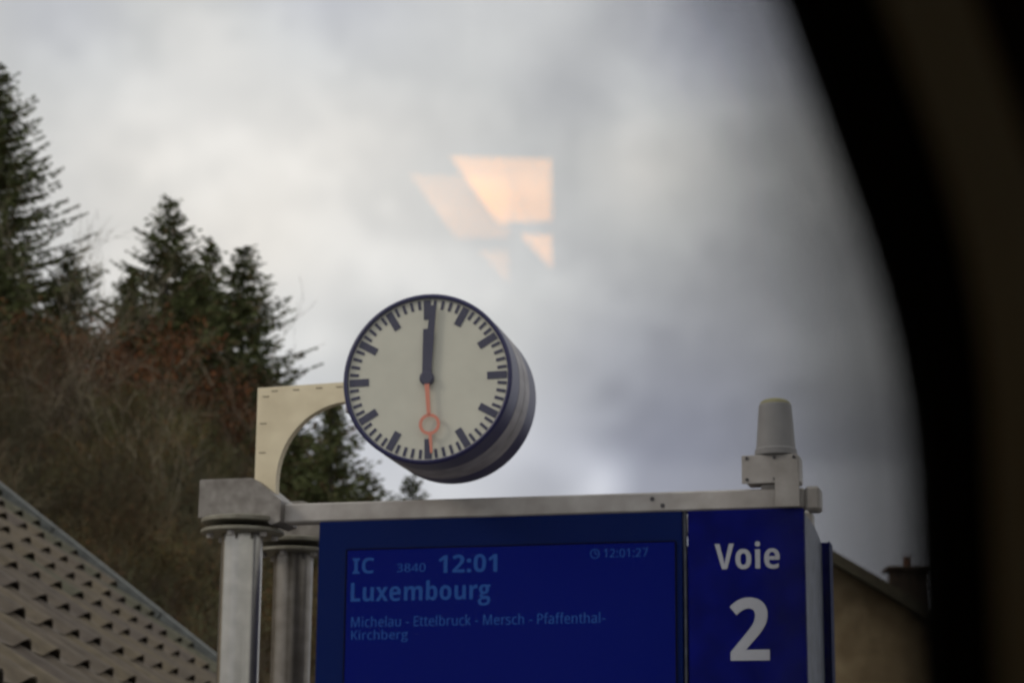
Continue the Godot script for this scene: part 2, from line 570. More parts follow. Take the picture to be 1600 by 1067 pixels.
func make_carriage() -> void:
	# local axes of the wall: x forward along the train, y up from eye height, z into the carriage
	var b := Basis(Vector3(0.81915, 0, -0.57358), Vector3.UP, Vector3(0.57358, 0, 0.81915))
	var t := thing("train_carriage", "dark inner wall and rounded window frame of the train, filling the right edge", "train carriage")
	t.transform = Transform3D(b, Vector3(-0.2007, 1.6, -0.2867))
	var left := -1.02
	var low := -0.56
	var o0 := outline(left, 0.360, low, 0.300, 0.4135, 0.15)
	var o1 := outline(left - 0.02, 0.380, low - 0.02, 0.330, 0.4435, 0.15)
	var o2 := outline(left - 0.055, 0.412, low - 0.055, 0.36, 0.468, 0.15)
	var hole := outline(left - 0.16, 0.53, low - 0.16, 0.48, 0.70, 0.12)
	# the inner wall: a panel with a rounded opening
	var st := mb()
	var big := PackedVector2Array()
	for p in o2:  # project each point of the opening outwards onto a large rectangle
		var c := Vector2(-0.3, -0.1)
		var d := p - c
		var k := minf((2.9 if d.x > 0 else 2.7) / maxf(absf(d.x), 1e-6), 1.02 / maxf(absf(d.y), 1e-6))
		big.append(c + d * k)
	ring(st, o2, big, -0.012, 0.0, 0.004)
	part("inner_wall", made(st), M.panel, t)
	st = mb()
	ring(st, hole, big, -0.10, -0.0125)
	part("outer_wall", made(st), M.panel, t)
	st = mb()
	ring(st, o1, o2, -0.009, 0.006, 0.010)
	part("window_trim", made(st), M.trim, t)
	st = mb()
	ring(st, o0, o1, -0.008, -0.001, 0.002)
	part("window_seal", made(st), M.rubber, t)
	# two panes
	st = mb()
	var pane := outline(left - 0.004, 0.364, low - 0.004, 0.304, 0.418, 0.15)
	flat(st, outline(left - 0.03, 0.40, low - 0.03, 0.34, 0.46, 0.15), -0.0160)
	part("window_pane", made(st), M.glass, t)
	st = mb()
	flat(st, outline(left - 0.10, 0.50, low - 0.10, 0.42, 0.60, 0.12), -0.0430)
	part("window_pane", made(st), M.glass_outer, t)
	# darkening towards the frame, laid along the glass edge as five black layers
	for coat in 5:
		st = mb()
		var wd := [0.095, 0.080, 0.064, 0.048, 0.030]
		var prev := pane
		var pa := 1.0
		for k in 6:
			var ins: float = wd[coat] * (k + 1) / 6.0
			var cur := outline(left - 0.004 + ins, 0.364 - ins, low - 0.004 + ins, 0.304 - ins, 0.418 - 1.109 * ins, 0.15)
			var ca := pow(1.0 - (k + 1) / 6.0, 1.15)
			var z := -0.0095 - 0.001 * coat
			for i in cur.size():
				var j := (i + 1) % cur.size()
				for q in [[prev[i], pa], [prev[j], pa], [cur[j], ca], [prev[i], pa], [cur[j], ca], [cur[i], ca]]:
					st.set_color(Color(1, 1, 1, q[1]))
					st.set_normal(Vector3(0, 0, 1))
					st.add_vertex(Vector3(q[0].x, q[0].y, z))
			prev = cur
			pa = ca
		part("darkening_band", st.commit(), M.shade, t)
	# rest of the saloon
	st = mb(); box(st, Vector3(0.0, 0.95, 1.25), Vector3(6.4, 0.06, 2.72), 0.0)
	part("ceiling", made(st), M.saloon, t)
	st = mb(); box(st, Vector3(0.0, -1.22, 1.25), Vector3(6.4, 0.2, 2.72), 0.0)
	part("floor", made(st), M.saloon, t)
	st = mb(); box(st, Vector3(0.0, -0.12, 2.64), Vector3(6.4, 2.4, 0.06), 0.0)
	part("far_wall", made(st), M.saloon, t)
	for e in [-3.03, 3.03]:
		st = mb(); box(st, Vector3(e, -0.12, 1.25), Vector3(0.06, 2.4, 2.9), 0.0)
		part("end_wall", made(st), M.saloon, t)
	st = mb(); box(st, Vector3(0.0, -1.75, 1.25), Vector3(6.0, 0.84, 2.2), 0.02)
	part("underframe", made(st), M.dark_metal, t)
	# warm lamp in the saloon whose reflection hangs in the panes
	var n := Vector3(0.57358, 0, 0.81915)
	var cb := Basis(Vector3.RIGHT, deg_to_rad(13.0)) * Basis(Vector3.BACK, deg_to_rad(0.5))
	var fl := func(v: Vector3) -> Vector3: return v - 2.0 * v.dot(n) * n
	var rx: Vector3 = fl.call(cb.x)
	var ry: Vector3 = fl.call(cb.y)
	var rz: Vector3 = fl.call(cb.z)
	var lx := t.transform.affine_inverse() * Transform3D(Basis(rx, ry, rz), Vector3(1.0232, 2.0595, -0.0734))
	st = mb()
	box(st, Vector3(-0.005, -0.006, -0.03), Vector3(0.105, 0.12, 0.04), 0.006)
	box(st, Vector3(0, 0.24, -0.035), Vector3(0.016, 0.40, 0.016), 0.003)
	var lamp := part("lamp", made(st), M.panel, t, lx)
	var s := 0.0004571
	for poly in [[[-97, 66], [62, 62], [62, -34], [-22, -36]], [[14, -57], [62, -57], [62, -109]]]:
		var pv := PackedVector2Array()
		for p in poly: pv.append(Vector2(p[0] * s, p[1] * s))
		st = mb()
		prism(st, pv, -0.009, 0.0)
		part("lamp_diffuser", made(st), M.lamp, lamp)
	var li := OmniLight3D.new()
	li.name = "lamp_light"
	li.light_color = Color(1.0, 0.72, 0.4)
	li.light_energy = 0.006
	li.light_size = 0.004
	li.omni_range = 6.0
	li.omni_attenuation = 2.0
	li.shadow_enabled = true
	li.position = Vector3(0.01, 0, -0.0045)
	lamp.get_child(0).add_child(li)

func flat(st: SurfaceTool, poly: PackedVector2Array, z: float) -> void:
	var idx := Geometry2D.triangulate_polygon(poly)
	for i in idx.size() / 3:
		var q := []
		for k in 3: q.append(Vector3(poly[idx[i * 3 + k]].x, poly[idx[i * 3 + k]].y, z))
		tri(st, q[0], q[1], q[2], Vector3(0, 0, 1))

# ------------------------------------------------------------------ the platform sign
func make_sign() -> void:
	# origin: foot of the front sheet's right edge; x to the right along the sign, z towards the train
	var t := thing("platform_sign", "blue platform sign with departure screen, Voie 2 panel and steel posts", "platform sign", Vector3(1.0147, 0, -7.6786), deg_to_rad(-14.4))
	var top := 2.7921
	var deep := 0.56
	# four posts with their heads, in two pairs (near and far), the right-hand pair inside the housing
	for z in [-0.03, -deep - 0.03]:
		var st := mb()
		lathe(st, [Vector2(0.077, 0.0), Vector2(0.077, top - 0.03)], 40, Transform3D(Basis.IDENTITY, Vector3(-2.078, 0, z)))
		part("post", made(st), M.alu if z > -0.1 else M.shaded_alu, t)
		st = mb()
		for f in [[-0.055, 0.012], [-0.018, 0.016]]:
			lathe(st, [Vector2(0.06, f[0]), Vector2(0.148, f[0]), Vector2(0.154, f[0] + 0.004), Vector2(0.154, f[0] + f[1]), Vector2(0.148, f[0] + f[1] + 0.004), Vector2(0.0, f[0] + f[1] + 0.004)], 48, Transform3D(Basis.IDENTITY, Vector3(-2.078, top + 0.02, z)))
		var fl := part("flange", made(st), M.flange, t)
		for k in 6:
			st = mb()
			var a := TAU * (k + 0.5) / 6
			lathe(st, [Vector2(0, -0.052), Vector2(0.014, -0.052), Vector2(0.014, -0.036), Vector2(0, -0.036)], 6, Transform3D(Basis.IDENTITY, Vector3(-2.078 + cos(a) * 0.12, top - 0.0, z + sin(a) * 0.12)), false)
			part("bolt", made(st), M.steel, fl)
		# head: a folded steel box with a chamfered shoulder towards the crossbar
		st = mb()
		var poly := PackedVector2Array([Vector2(-2.225, 0.022), Vector2(-2.225, 0.158), Vector2(-2.219, 0.164), Vector2(-2.020, 0.164), Vector2(-1.995, 0.150), Vector2(-1.905, 0.078), Vector2(-1.905, 0.0), Vector2(-1.94, -0.012), Vector2(-1.98, 0.022)])
		prism(st, poly, z - 0.11, z + 0.075, Transform3D(Basis.IDENTITY, Vector3(0, top, 0)))
		part("post_head", made(st), M.head, t)
		# crossbar
		st = mb()
		var x1 := 0.004 if z > -0.1 else -0.09
		box(st, Vector3((-1.92 + x1) / 2, top + 0.036, z - 0.015), Vector3(1.92 + x1, 0.070, 0.085), 0.006, Transform3D.IDENTITY)
		var bar := part("crossbar", made(st), M.steel, t)
		st = mb()
		box(st, Vector3(x1 + 0.027, top + 0.033, z - 0.015), Vector3(0.052, 0.084, 0.095), 0.009)
		part("end_cap", made(st), M.steel, bar)
		for h in [[-0.532, 0.047], [-0.495, 0.022]]:
			st = mb()
			lathe(st, [Vector2(0, 0), Vector2(0.008, 0.0), Vector2(0.008, 0.003), Vector2(0, 0.003)], 10, Transform3D(Basis(Vector3.RIGHT, PI / 2), Vector3(h[0], top + h[1], z + 0.0275)))
			part("screw", made(st), M.dark_metal, bar)
	# the two right-hand posts stand in the housing
	for z in [-0.10, -deep + 0.06]:
		var st := mb()
		box(st, Vector3(-0.20, (top - 0.1) / 2, z), Vector3(0.08, top - 0.1, 0.06), 0.004)
		part("post", made(st), M.steel, t)
	# front sheets
	var st := mb()
	box(st, Vector3(-1.098, top - 0.62, -0.028), Vector3(1.344, 1.24, 0.05), 0.004)
	part("display_case", made(st), M.blue_frame, t)
	st = mb()
	box(st, Vector3(-1.055, top - 0.52, -0.0005), Vector3(1.205, 0.825, 0.006), 0.001)
	var screen := part("screen", made(st), M.screen, t)
	st = mb()
	for e in [[-1.055, top - 0.105, 1.21, 0.004], [-1.055, top - 0.9345, 1.21, 0.004]]:
		box(st, Vector3(e[0], e[1], 0.0), Vector3(e[2], e[3], 0.009), 0.0)
	for x in [-1.66, -0.45]:
		box(st, Vector3(x, top - 0.52, 0.0), Vector3(0.004, 0.825, 0.009), 0.0)
	part("bezel", made(st), M.rubber, screen)
	st = mb()
	box(st, Vector3(-0.2035, top - 0.62, -0.022), Vector3(0.407, 1.24, 0.040), 0.004)
	var panel := part("track_panel", made(st), M.blue, t)
	st = mb()
	box(st, Vector3(-0.4165, top - 0.62, -0.012), Vector3(0.008, 1.236, 0.026), 0.002)
	part("divider", made(st), M.seam, t)
	# lettering
	var zt := 0.0032
	var tx := func(text: String, bold: bool, x: float, y: float, wide: float, high: float) -> void:
		letters("lettering", text, bold, x, top + y, wide, high, zt, M.text, screen)
	tx.call("IC", true, -1.636, -0.194, 0.082, 0.058)
	tx.call("3840", false, -1.468, -0.192, 0.108, 0.031)
	tx.call("12:01", true, -1.312, -0.199, 0.218, 0.066)
	tx.call("Luxembourg", true, -1.640, -0.317, 0.522, 0.094)
	tx.call("Michelau - Ettelbruck - Mersch - Pfaffenthal-", false, -1.636, -0.387, 0.935, 0.040)
	tx.call("Kirchberg", false, -1.634, -0.442, 0.212, 0.046)
	tx.call("12:01:27", false, -0.706, -0.158, 0.158, 0.031)
	# little clock symbol before the time
	st = mb()
	var ox := Transform3D(Basis(Vector3.RIGHT, PI / 2), Vector3(-0.738, top - 0.143, zt))
	lathe(st, [Vector2(0.0140, 0), Vector2(0.0175, 0), Vector2(0.0175, 0.002), Vector2(0.0140, 0.002), Vector2(0.0140, 0)], 20, ox)
	box(st, Vector3(-0.738, top - 0.138, zt + 0.001), Vector3(0.003, 0.011, 0.002), 0.0)
	box(st, Vector3(-0.733, top - 0.1435, zt + 0.0012), Vector3(0.010, 0.003, 0.002), 0.0)
	part("clock_symbol", made(st), M.text, screen)
	letters("lettering", "Voie", true, -0.312, top - 0.209, 0.226, 0.096, -0.0012, M.white, panel)
	letters("track_number", "2", true, -0.262, top - 0.523, 0.136, 0.216, -0.0012, M.white, panel)
	# side cover between the two faces: its top curves down towards the far face
	st = mb()
	var prof := PackedVector2Array([Vector2(-0.045, -1.24), Vector2(-0.045, -0.012)])
	for k in 9:
		var a := PI / 2 * k / 8.0
		prof.append(Vector2(-0.10 - (deep - 0.10) * sin(a) * 0.98, -0.012 - 0.055 * (1.0 - cos(a))))
	prof.append(Vector2(-deep, -1.24))
	var side := Transform3D(Basis(Vector3(0, 0, 1), Vector3.UP, Vector3(-1, 0, 0)), Vector3(-0.002, top, 0))
	prism(st, prof, 0.0, 0.04, side)
	part("side_cover", made(st), M.cover, t)
	# far face, a little wider and lower
	st = mb()
	box(st, Vector3(-0.862, top - 0.625, -deep - 0.06), Vector3(1.764, 1.17, 0.05), 0.004)
	part("far_panel", made(st), M.blue, t)
	st = mb()
	box(st, Vector3(0.023, top - 0.625, -deep - 0.05), Vector3(0.006, 1.168, 0.10), 0.002)
	part("far_panel_edge", made(st), M.blue_frame, t)
	# housing underside and plinth down to the platform
	st = mb()
	box(st, Vector3(-0.9, 0.72, -deep / 2 - 0.03), Vector3(1.70, 1.44, deep - 0.04), 0.006)
	part("lower_housing", made(st), M.blue_frame, t)

	# ---- radio antenna on the crossbar
	var an := thing("radio_antenna", "grey cone shaped antenna on a screwed junction box, above the Voie panel", "antenna", t.transform * Vector3(-0.098, top + 0.072, -0.045), deg_to_rad(-14.4))
	st = mb()
	box(st, Vector3(-0.008, 0.066, 0.0), Vector3(0.190, 0.098, 0.10), 0.006)
	var jb := part("junction_box", made(st), M.steel, an)
	st = mb()
	box(st, Vector3(-0.016, 0.066, 0.053), Vector3(0.196, 0.100, 0.006), 0.002)
	part("box_lid", made(st), M.steel, jb)
	for x in [-0.095, 0.002, 0.070]:
		for y in [0.030, 0.105]:
			st = mb()
			lathe(st, [Vector2(0, 0), Vector2(0.006, 0.0), Vector2(0.006, 0.003), Vector2(0, 0.003)], 8, Transform3D(Basis(Vector3.RIGHT, PI / 2), Vector3(x, y, 0.056)))
			part("screw", made(st), M.dark_metal, jb)
	st = mb()
	box(st, Vector3(0.045, -0.012, 0.063), Vector3(0.085, 0.115, 0.005), 0.001)
	box(st, Vector3(0.0, 0.008, 0.0), Vector3(0.10, 0.017, 0.07), 0.002)
	part("mounting_plate", made(st), M.steel, an)
	st = mb()
	lathe(st, [Vector2(0.0, 0.117), Vector2(0.070, 0.117), Vector2(0.074, 0.121), Vector2(0.074, 0.140), Vector2(0.069, 0.145), Vector2(0.058, 0.298), Vector2(0.056, 0.303)], 40)
	part("cone", made(st), M.plastic, an)
	st = mb()
	lathe(st, [Vector2(0.056, 0.303), Vector2(0.052, 0.311), Vector2(0.043, 0.318), Vector2(0.028, 0.323), Vector2(0.0, 0.325)], 40)
	part("cone_top", made(st), M.cap, an)

# ------------------------------------------------------------------ clock and its bracket
func make_clock() -> void:
	var R := 0.305
	var t := thing("platform_clock", "round white station clock with black bars and red second hand", "clock", Vector3(-0.297, 3.236, -7.67), 0.0)
	t.transform.basis = Basis(Vector3.UP, deg_to_rad(-12.0)) * Basis(Vector3.BACK, deg_to_rad(1.3))
	# turned parts: lathe axis y -> towards the viewer (z)
	var ax := Transform3D(Basis(Vector3.RIGHT, PI / 2), Vector3.ZERO)
	var st := mb()
	lathe(st, [Vector2(0.27, -0.10), Vector2(R - 0.003, -0.10), Vector2(R - 0.003, -0.125), Vector2(R + 0.001, -0.128), Vector2(R + 0.001, -0.212), Vector2(R - 0.003, -0.214), Vector2(R - 0.003, -0.218), Vector2(R + 0.001, -0.220), Vector2(R + 0.001, -0.302), Vector2(R - 0.003, -0.305), Vector2(R - 0.003, -0.33), Vector2(0.27, -0.33)], 96, ax)
	part("casing", made(st), M.casing, t)
	for s in [1.0, -1.0]:
		st = mb()
		var o := ax if s > 0 else Transform3D(Basis(Vector3.RIGHT, -PI / 2), Vector3(0, 0, -0.43))
		lathe(st, [Vector2(0.288, -0.016), Vector2(0.290, 0.000), Vector2(0.296, 0.004), Vector2(R - 0.004, 0.001), Vector2(R, -0.004), Vector2(R, -0.126)], 96, o)
		part("bezel", made(st), M.navy, t)
		st = mb()
		lathe(st, [Vector2(0.291, -0.012), Vector2(0.0, -0.012)], 96, o)
		part("dial", made(st), M.dial, t)
		st = mb()
		lathe(st, [Vector2(0.291, 0.0035 + 0.011), Vector2(0.25, 0.017), Vector2(0.0, 0.019)], 64, o)
		part("glass_cover", made(st), M.glass_outer, t)
	var dial: Node = t.get_node("dial")
	var z := -0.0105
	for k in 12:
		st = mb()
		box(st, Vector3(0, 0.249, 0), Vector3(0.026, 0.070, 0.002), 0.0, Transform3D(Basis(Vector3.BACK, -TAU * k / 12.0), Vector3(0, 0, z)))
		part("hour_mark", made(st), M.ink, dial)
	for k in 60:
		if k % 5:
			st = mb()
			box(st, Vector3(0, 0.268, 0), Vector3(0.0105, 0.032, 0.002), 0.0, Transform3D(Basis(Vector3.BACK, -TAU * k / 60.0), Vector3(0, 0, z)))
			part("minute_mark", made(st), M.ink, dial)
	# hands
	var hand := func(called: String, ang: float, poly: PackedVector2Array, zz: float, m: Material) -> Node:
		var s2 := mb()
		prism(s2, poly, 0.0, 0.003, Transform3D(Basis(Vector3.BACK, -ang), Vector3(0, 0, zz)))
		return part(called, made(s2), m, t)
	hand.call("hour_hand", deg_to_rad(0.6), PackedVector2Array([Vector2(-0.018, 0), Vector2(0.018, 0), Vector2(0.0145, 0.178), Vector2(-0.0145, 0.178)]), -0.002, M.ink)
	hand.call("minute_hand", deg_to_rad(5.5), PackedVector2Array([Vector2(-0.015, 0), Vector2(0.015, 0), Vector2(0.011, 0.262), Vector2(-0.011, 0.262)]), 0.002, M.ink)
	st = mb()
	lathe(st, [Vector2(0.026, -0.006), Vector2(0.026, 0.006), Vector2(0.020, 0.011), Vector2(0, 0.011)], 28, ax)
	part("hub", made(st), M.ink, t)
	var sec: Node = hand.call("second_hand", deg_to_rad(176.5), PackedVector2Array([Vector2(-0.0085, 0.02), Vector2(0.0085, 0.02), Vector2(0.0065, 0.135), Vector2(-0.0065, 0.135)]), 0.006, M.red)
	var turn := Transform3D(Basis(Vector3.BACK, -deg_to_rad(176.5)), Vector3(0, 0, 0.006))
	st = mb()
	lathe(st, [Vector2(0.027, 0), Vector2(0.038, 0), Vector2(0.038, 0.003), Vector2(0.027, 0.003), Vector2(0.027, 0)], 32, turn * Transform3D(Basis(Vector3.RIGHT, PI / 2), Vector3(0, 0.166, 0)))
	part("ring", made(st), M.red, sec)
	st = mb()
	prism(st, PackedVector2Array([Vector2(-0.006, 0.203), Vector2(0.006, 0.203), Vector2(0.004, 0.268), Vector2(-0.004, 0.268)]), 0.0, 0.003, turn)
	part("pointer_tip", made(st), M.red, sec)
	# mounting flange at the left
	st = mb()
	box(st, Vector3(-0.318, 0.0, -0.215), Vector3(0.04, 0.155, 0.15), 0.006)
	part("mounting_flange", made(st), M.casing, t)

	# bracket: cream plate box whose inner edge is a quarter arc
	var br := thing("clock_bracket", "cream arched metal bracket that carries the clock on the left post", "bracket", Vector3(1.0147, 0, -7.6786), deg_to_rad(-14.4))
	st = mb()
	var y0 := 2.84
	var poly := PackedVector2Array([Vector2(-2.032, y0), Vector2(-2.032, 3.306), Vector2(-1.668, 3.314), Vector2(-1.668, 3.246)])
	for k in 17:
		var a := PI / 2 * k / 16.0
		poly.append(Vector2(-1.668 - 0.281 * sin(a), 2.952 + 0.288 * cos(a)))
	poly.append(Vector2(-1.949, y0))
	prism(st, poly, -0.055, -0.015)
	part("plate", made(st), M.cream, br)
	for p in [[-2.006, 3.06], [-2.006, 3.17], [-1.998, 3.272], [-1.965, 3.292], [-1.88, 3.293], [-1.79, 3.296], [-1.71, 3.297]]:
		st = mb()
		box(st, Vector3(p[0], p[1], -0.0145), Vector3(0.026, 0.004, 0.004), 0.001)
		part("rivet", made(st), M.stitch, br)

# ------------------------------------------------------------------ the tiled roof at the left
func make_left_house() -> void:
	var az := deg_to_rad(4.0)
	# x along the eave (away from the train), y up, z: downslope side (right)
	var e := Vector3(sin(az), 0, -cos(az))
	var outw := Vector3(cos(az), 0, sin(az))
	var t := thing("tiled_house", "low house under a brown tiled roof with grey verge strip, lower left", "house")
	t.transform = Transform3D(Basis(e, Vector3.UP, outw), Vector3(-2.297, 0, -10.19))
	var pitch := deg_to_rad(37.0)
	var eave := 2.355
	var rise := 4.90
	var end := 11.42
	var begin := -0.66
	# roof frame: x = along eave, y = upslope, z = normal
	var rf := Transform3D(Basis(Vector3(1, 0, 0), Vector3(0, sin(pitch), -cos(pitch)), Vector3(0, cos(pitch), sin(pitch))), Vector3(0, eave, 0))
	if rf.basis.determinant() < 0:
		print("roof frame is left handed")
	var rh := rise * sin(pitch)
	var rw := rise * cos(pitch)
	# walls
	var st := mb()
	box(st, Vector3((begin + end) / 2, (eave - 0.3) / 2 - 0.4, -rw), Vector3(end - begin - 0.3, eave - 0.3 + 0.8, rw * 2 - 0.9), 0.0)
	var wall := part("wall", made(st), M.plaster, t)
	st = mb()
	var gp := PackedVector2Array([Vector2(-(rw * 2 - 0.45), eave - 0.30), Vector2(-0.45, eave - 0.30), Vector2(-rw, eave + rh - 0.38)])
	prism(st, gp, begin + 0.16, end - 0.16, Transform3D(Basis(Vector3(0, 0, 1), Vector3.UP, Vector3(1, 0, 0)), Vector3.ZERO))
	part("gable", made(st), M.plaster, wall)
	# roof deck on both slopes
	st = mb()
	box(st, Vector3((begin + end) / 2, rise / 2, -0.06), Vector3(end - begin, rise, 0.05), 0.0, rf)
	var rf2 := Transform3D(Basis(Vector3(1, 0, 0), Vector3(0, sin(pitch), cos(pitch)), Vector3(0, cos(pitch), -sin(pitch))), Vector3(0, eave, -2 * rw))
	box(st, Vector3((begin + end) / 2, rise / 2 - 0.03, -0.06), Vector3(end - begin, rise - 0.06, 0.05), 0.0, rf2)
	var roof := part("roof", made(st), M.slate, t)
	# tiles: a pan and a roll, the roll open at its lower edge
	var tile := tile_mesh(0.602, 0.56)
	var rng := RandomNumberGenerator.new()
	rng.seed = 8
	var rest := SurfaceTool.new()
	rest.begin(Mesh.PRIMITIVE_TRIANGLES)
	for row in 10:
		for col in 20:
			var x := begin + 0.01 + col * 0.602
			var y := row * 0.49
			var xf := rf * Transform3D(Basis(Vector3.RIGHT, -0.014 + rng.randf_range(-0.008, 0.008)) * Basis(Vector3.BACK, rng.randf_range(-0.012, 0.012)), Vector3(x + rng.randf_range(-0.006, 0.006), y - 0.02 + rng.randf_range(-0.010, 0.010), 0.0))
			var m: Material = M.tiles[rng.randi() % 6]
			if col >= 18 and rng.randf() < 0.8 or rng.randf() < 0.05:
				m = M.moss
			if x > 2.55 * y - 1.5:
				part("tile", tile, m, roof, xf)
			else:  # the part of the slope that lies outside the photograph
				rest.append_from(tile, 0, xf)
	var more := part("tiles_up_the_slope", rest.commit(), M.tiles[0], roof)
	more.set_meta("kind", "stuff")
	# ridge tiles
	for k in 30:
		st = mb()
		var hp := PackedVector2Array()
		for q in 9: hp.append(Vector2(cos(PI * q / 8.0) * 0.13, sin(PI * q / 8.0) * 0.11))
		for q in 9: hp.append(Vector2(-cos(PI * q / 8.0) * 0.11, sin(PI * q / 8.0) * 0.09))
		prism(st, hp, 0.0, 0.41, Transform3D(Basis(Vector3(0, 0, 1), Vector3.UP, Vector3(1, 0, 0)), Vector3(begin + 0.402 * k, eave + rh, -rw)))
		part("ridge_tile", made(st), M.tiles[k % 6], roof)
	# verge strip at the far gable: four lengths of folded sheet
	var sy := [0.02, 1.03, 2.41, 3.79, 4.88]
	for k in 4:
		st = mb()
		var l: float = sy[k + 1] - sy[k] - 0.012
		box(st, Vector3(end + 0.035, sy[k] + l / 2, 0.062), Vector3(0.17, l, 0.10), 0.008, rf)
		box(st, Vector3(end + 0.085, sy[k] + l / 2, -0.05), Vector3(0.015, l, 0.15), 0.003, rf)
		part("verge_strip", made(st), M.verge, roof)
	# gutter
	st = mb()
	var gpoly := PackedVector2Array()
	for q in 9: gpoly.append(Vector2(-cos(PI * q / 8.0) * 0.065, -sin(PI * q / 8.0) * 0.065))
	for q in 9: gpoly.append(Vector2(cos(PI * q / 8.0) * 0.058, -sin(PI * q / 8.0) * 0.058))
	prism(st, gpoly, begin, end, Transform3D(Basis(Vector3(0, 0, 1), Vector3.UP, Vector3(1, 0, 0)), Vector3(0, eave - 0.05, 0.07)))
	part("gutter", made(st), M.gutter, roof)

func tile_mesh(w: float, l: float) -> ArrayMesh:
	var st := mb()
	var n := 12
	var thick := 0.011
	var f := func(i: int, v: float) -> Vector3:
		var u := float(i) / n
		var roll := 0.0
		if u > 0.42:
			roll = pow(maxf(sin((u - 0.42) / 0.58 * PI), 0.0), 1.2)
		return Vector3(u * (w + 0.012), v * l, 0.010 + (0.066 - 0.048 * v) * roll + 0.002 * (1.0 - v))
	for i in n:
		st.set_smooth_group(1)
		quad(st, f.call(i, 0.0), f.call(i + 1, 0.0), f.call(i + 1, 1.0), f.call(i, 1.0), Vector3(0, 0, 1))
		st.set_smooth_group(0xFFFFFFFF)
		var d := Vector3(0, 0, -thick)
		quad(st, f.call(i, 0.0), f.call(i + 1, 0.0), f.call(i + 1, 0.0) + d, f.call(i, 0.0) + d, Vector3(0, -1, 0))
		quad(st, f.call(i, 0.0) + d, f.call(i + 1, 0.0) + d, f.call(i + 1, 1.0) + d, f.call(i, 1.0) + d, Vector3(0, 0, -1))
	return made(st)

# ------------------------------------------------------------------ the plastered house at the right
func make_right_house() -> void:
	var t := thing("gabled_house", "beige plastered gable house with dark roof edge and brick chimney, right of sign", "house", Vector3(5.05, 0, -40.0))
	var hw := 3.3
	var pitch := atan(0.587)
	var apex := 7.48
	var ey := apex - hw * 0.587
	var st := mb()
	var gp := PackedVector2Array([Vector2(-hw + 0.35, -0.9), Vector2(hw - 0.35, -0.9), Vector2(hw - 0.35, ey + 0.05), Vector2(0, apex - 0.16), Vector2(-hw + 0.35, ey + 0.05)])
	prism(st, gp, -9.0, -0.55)
	part("wall", made(st), M.plaster, t)
	st = mb()
	for s in [-1.0, 1.0]:
		var rf := Transform3D(Basis(Vector3(s * cos(pitch), -sin(pitch), 0), Vector3(s * sin(pitch), cos(pitch), 0), Vector3(0, 0, 1)), Vector3(0, apex, 0))
		box(st, Vector3(hw / cos(pitch) / 2, -0.05, -4.6), Vector3(hw / cos(pitch), 0.09, 9.2), 0.01, rf)
	var roof := part("roof", made(st), M.slate, t)
	for s in [-1.0, 1.0]:
		var rf := Transform3D(Basis(Vector3(s * cos(pitch), -sin(pitch), 0), Vector3(s * sin(pitch), cos(pitch), 0), Vector3(0, 0, 1)), Vector3(0, apex, 0))
		st = mb()
		box(st, Vector3(hw / cos(pitch) / 2 + 0.05, -0.10, 0.015), Vector3(hw / cos(pitch) - 0.1, 0.20, 0.03), 0.004, rf)
		part("barge_board", made(st), M.soffit, roof)
		st = mb()
		box(st, Vector3(hw / cos(pitch) / 2, -0.115, -0.26), Vector3(hw / cos(pitch) - 0.04, 0.03, 0.50), 0.004, rf)
		part("soffit", made(st), M.soffit, roof)
	# chimney: courses of brick round a core
	st = mb()
	box(st, Vector3(2.84, 6.0, -4.2), Vector3(0.70, 2.4, 0.50), 0.0)
	var ch := part("chimney", made(st), M.slate, roof)
	st = mb()
	box(st, Vector3(2.84, 7.235, -4.2), Vector3(0.92, 0.07, 0.72), 0.012)
	part("chimney_cap", made(st), M.brick, ch)
	st = mb()
	lathe(st, [Vector2(0.085, 0), Vector2(0.075, 0.17), Vector2(0.092, 0.18), Vector2(0.092, 0.22), Vector2(0.06, 0.22), Vector2(0.06, 0.0)], 16, Transform3D(Basis.IDENTITY, Vector3(2.84, 7.27, -4.2)))
	part("chimney_pot", made(st), M.clay, ch)
	st = mb()
	for row in 30:
		for face in 2:
			var n := 4
			for k in n:
				var sh := 0.5 * (row % 2)
				var x := 2.84 - 0.36 + (k + 0.25 + sh * 0.5) * 0.19
				if face == 0:
					box(st, Vector3(x, 4.95 + row * 0.076, -3.945), Vector3(0.175, 0.064, 0.03), 0.004)
				elif k < 3:
					box(st, Vector3(2.84 - 0.355, 4.95 + row * 0.076, -4.40 + (k + 0.2 + sh * 0.5) * 0.175), Vector3(0.03, 0.064, 0.16), 0.004)
	var br := part("brickwork", made(st), M.brick, ch)
	br.set_meta("kind", "stuff")

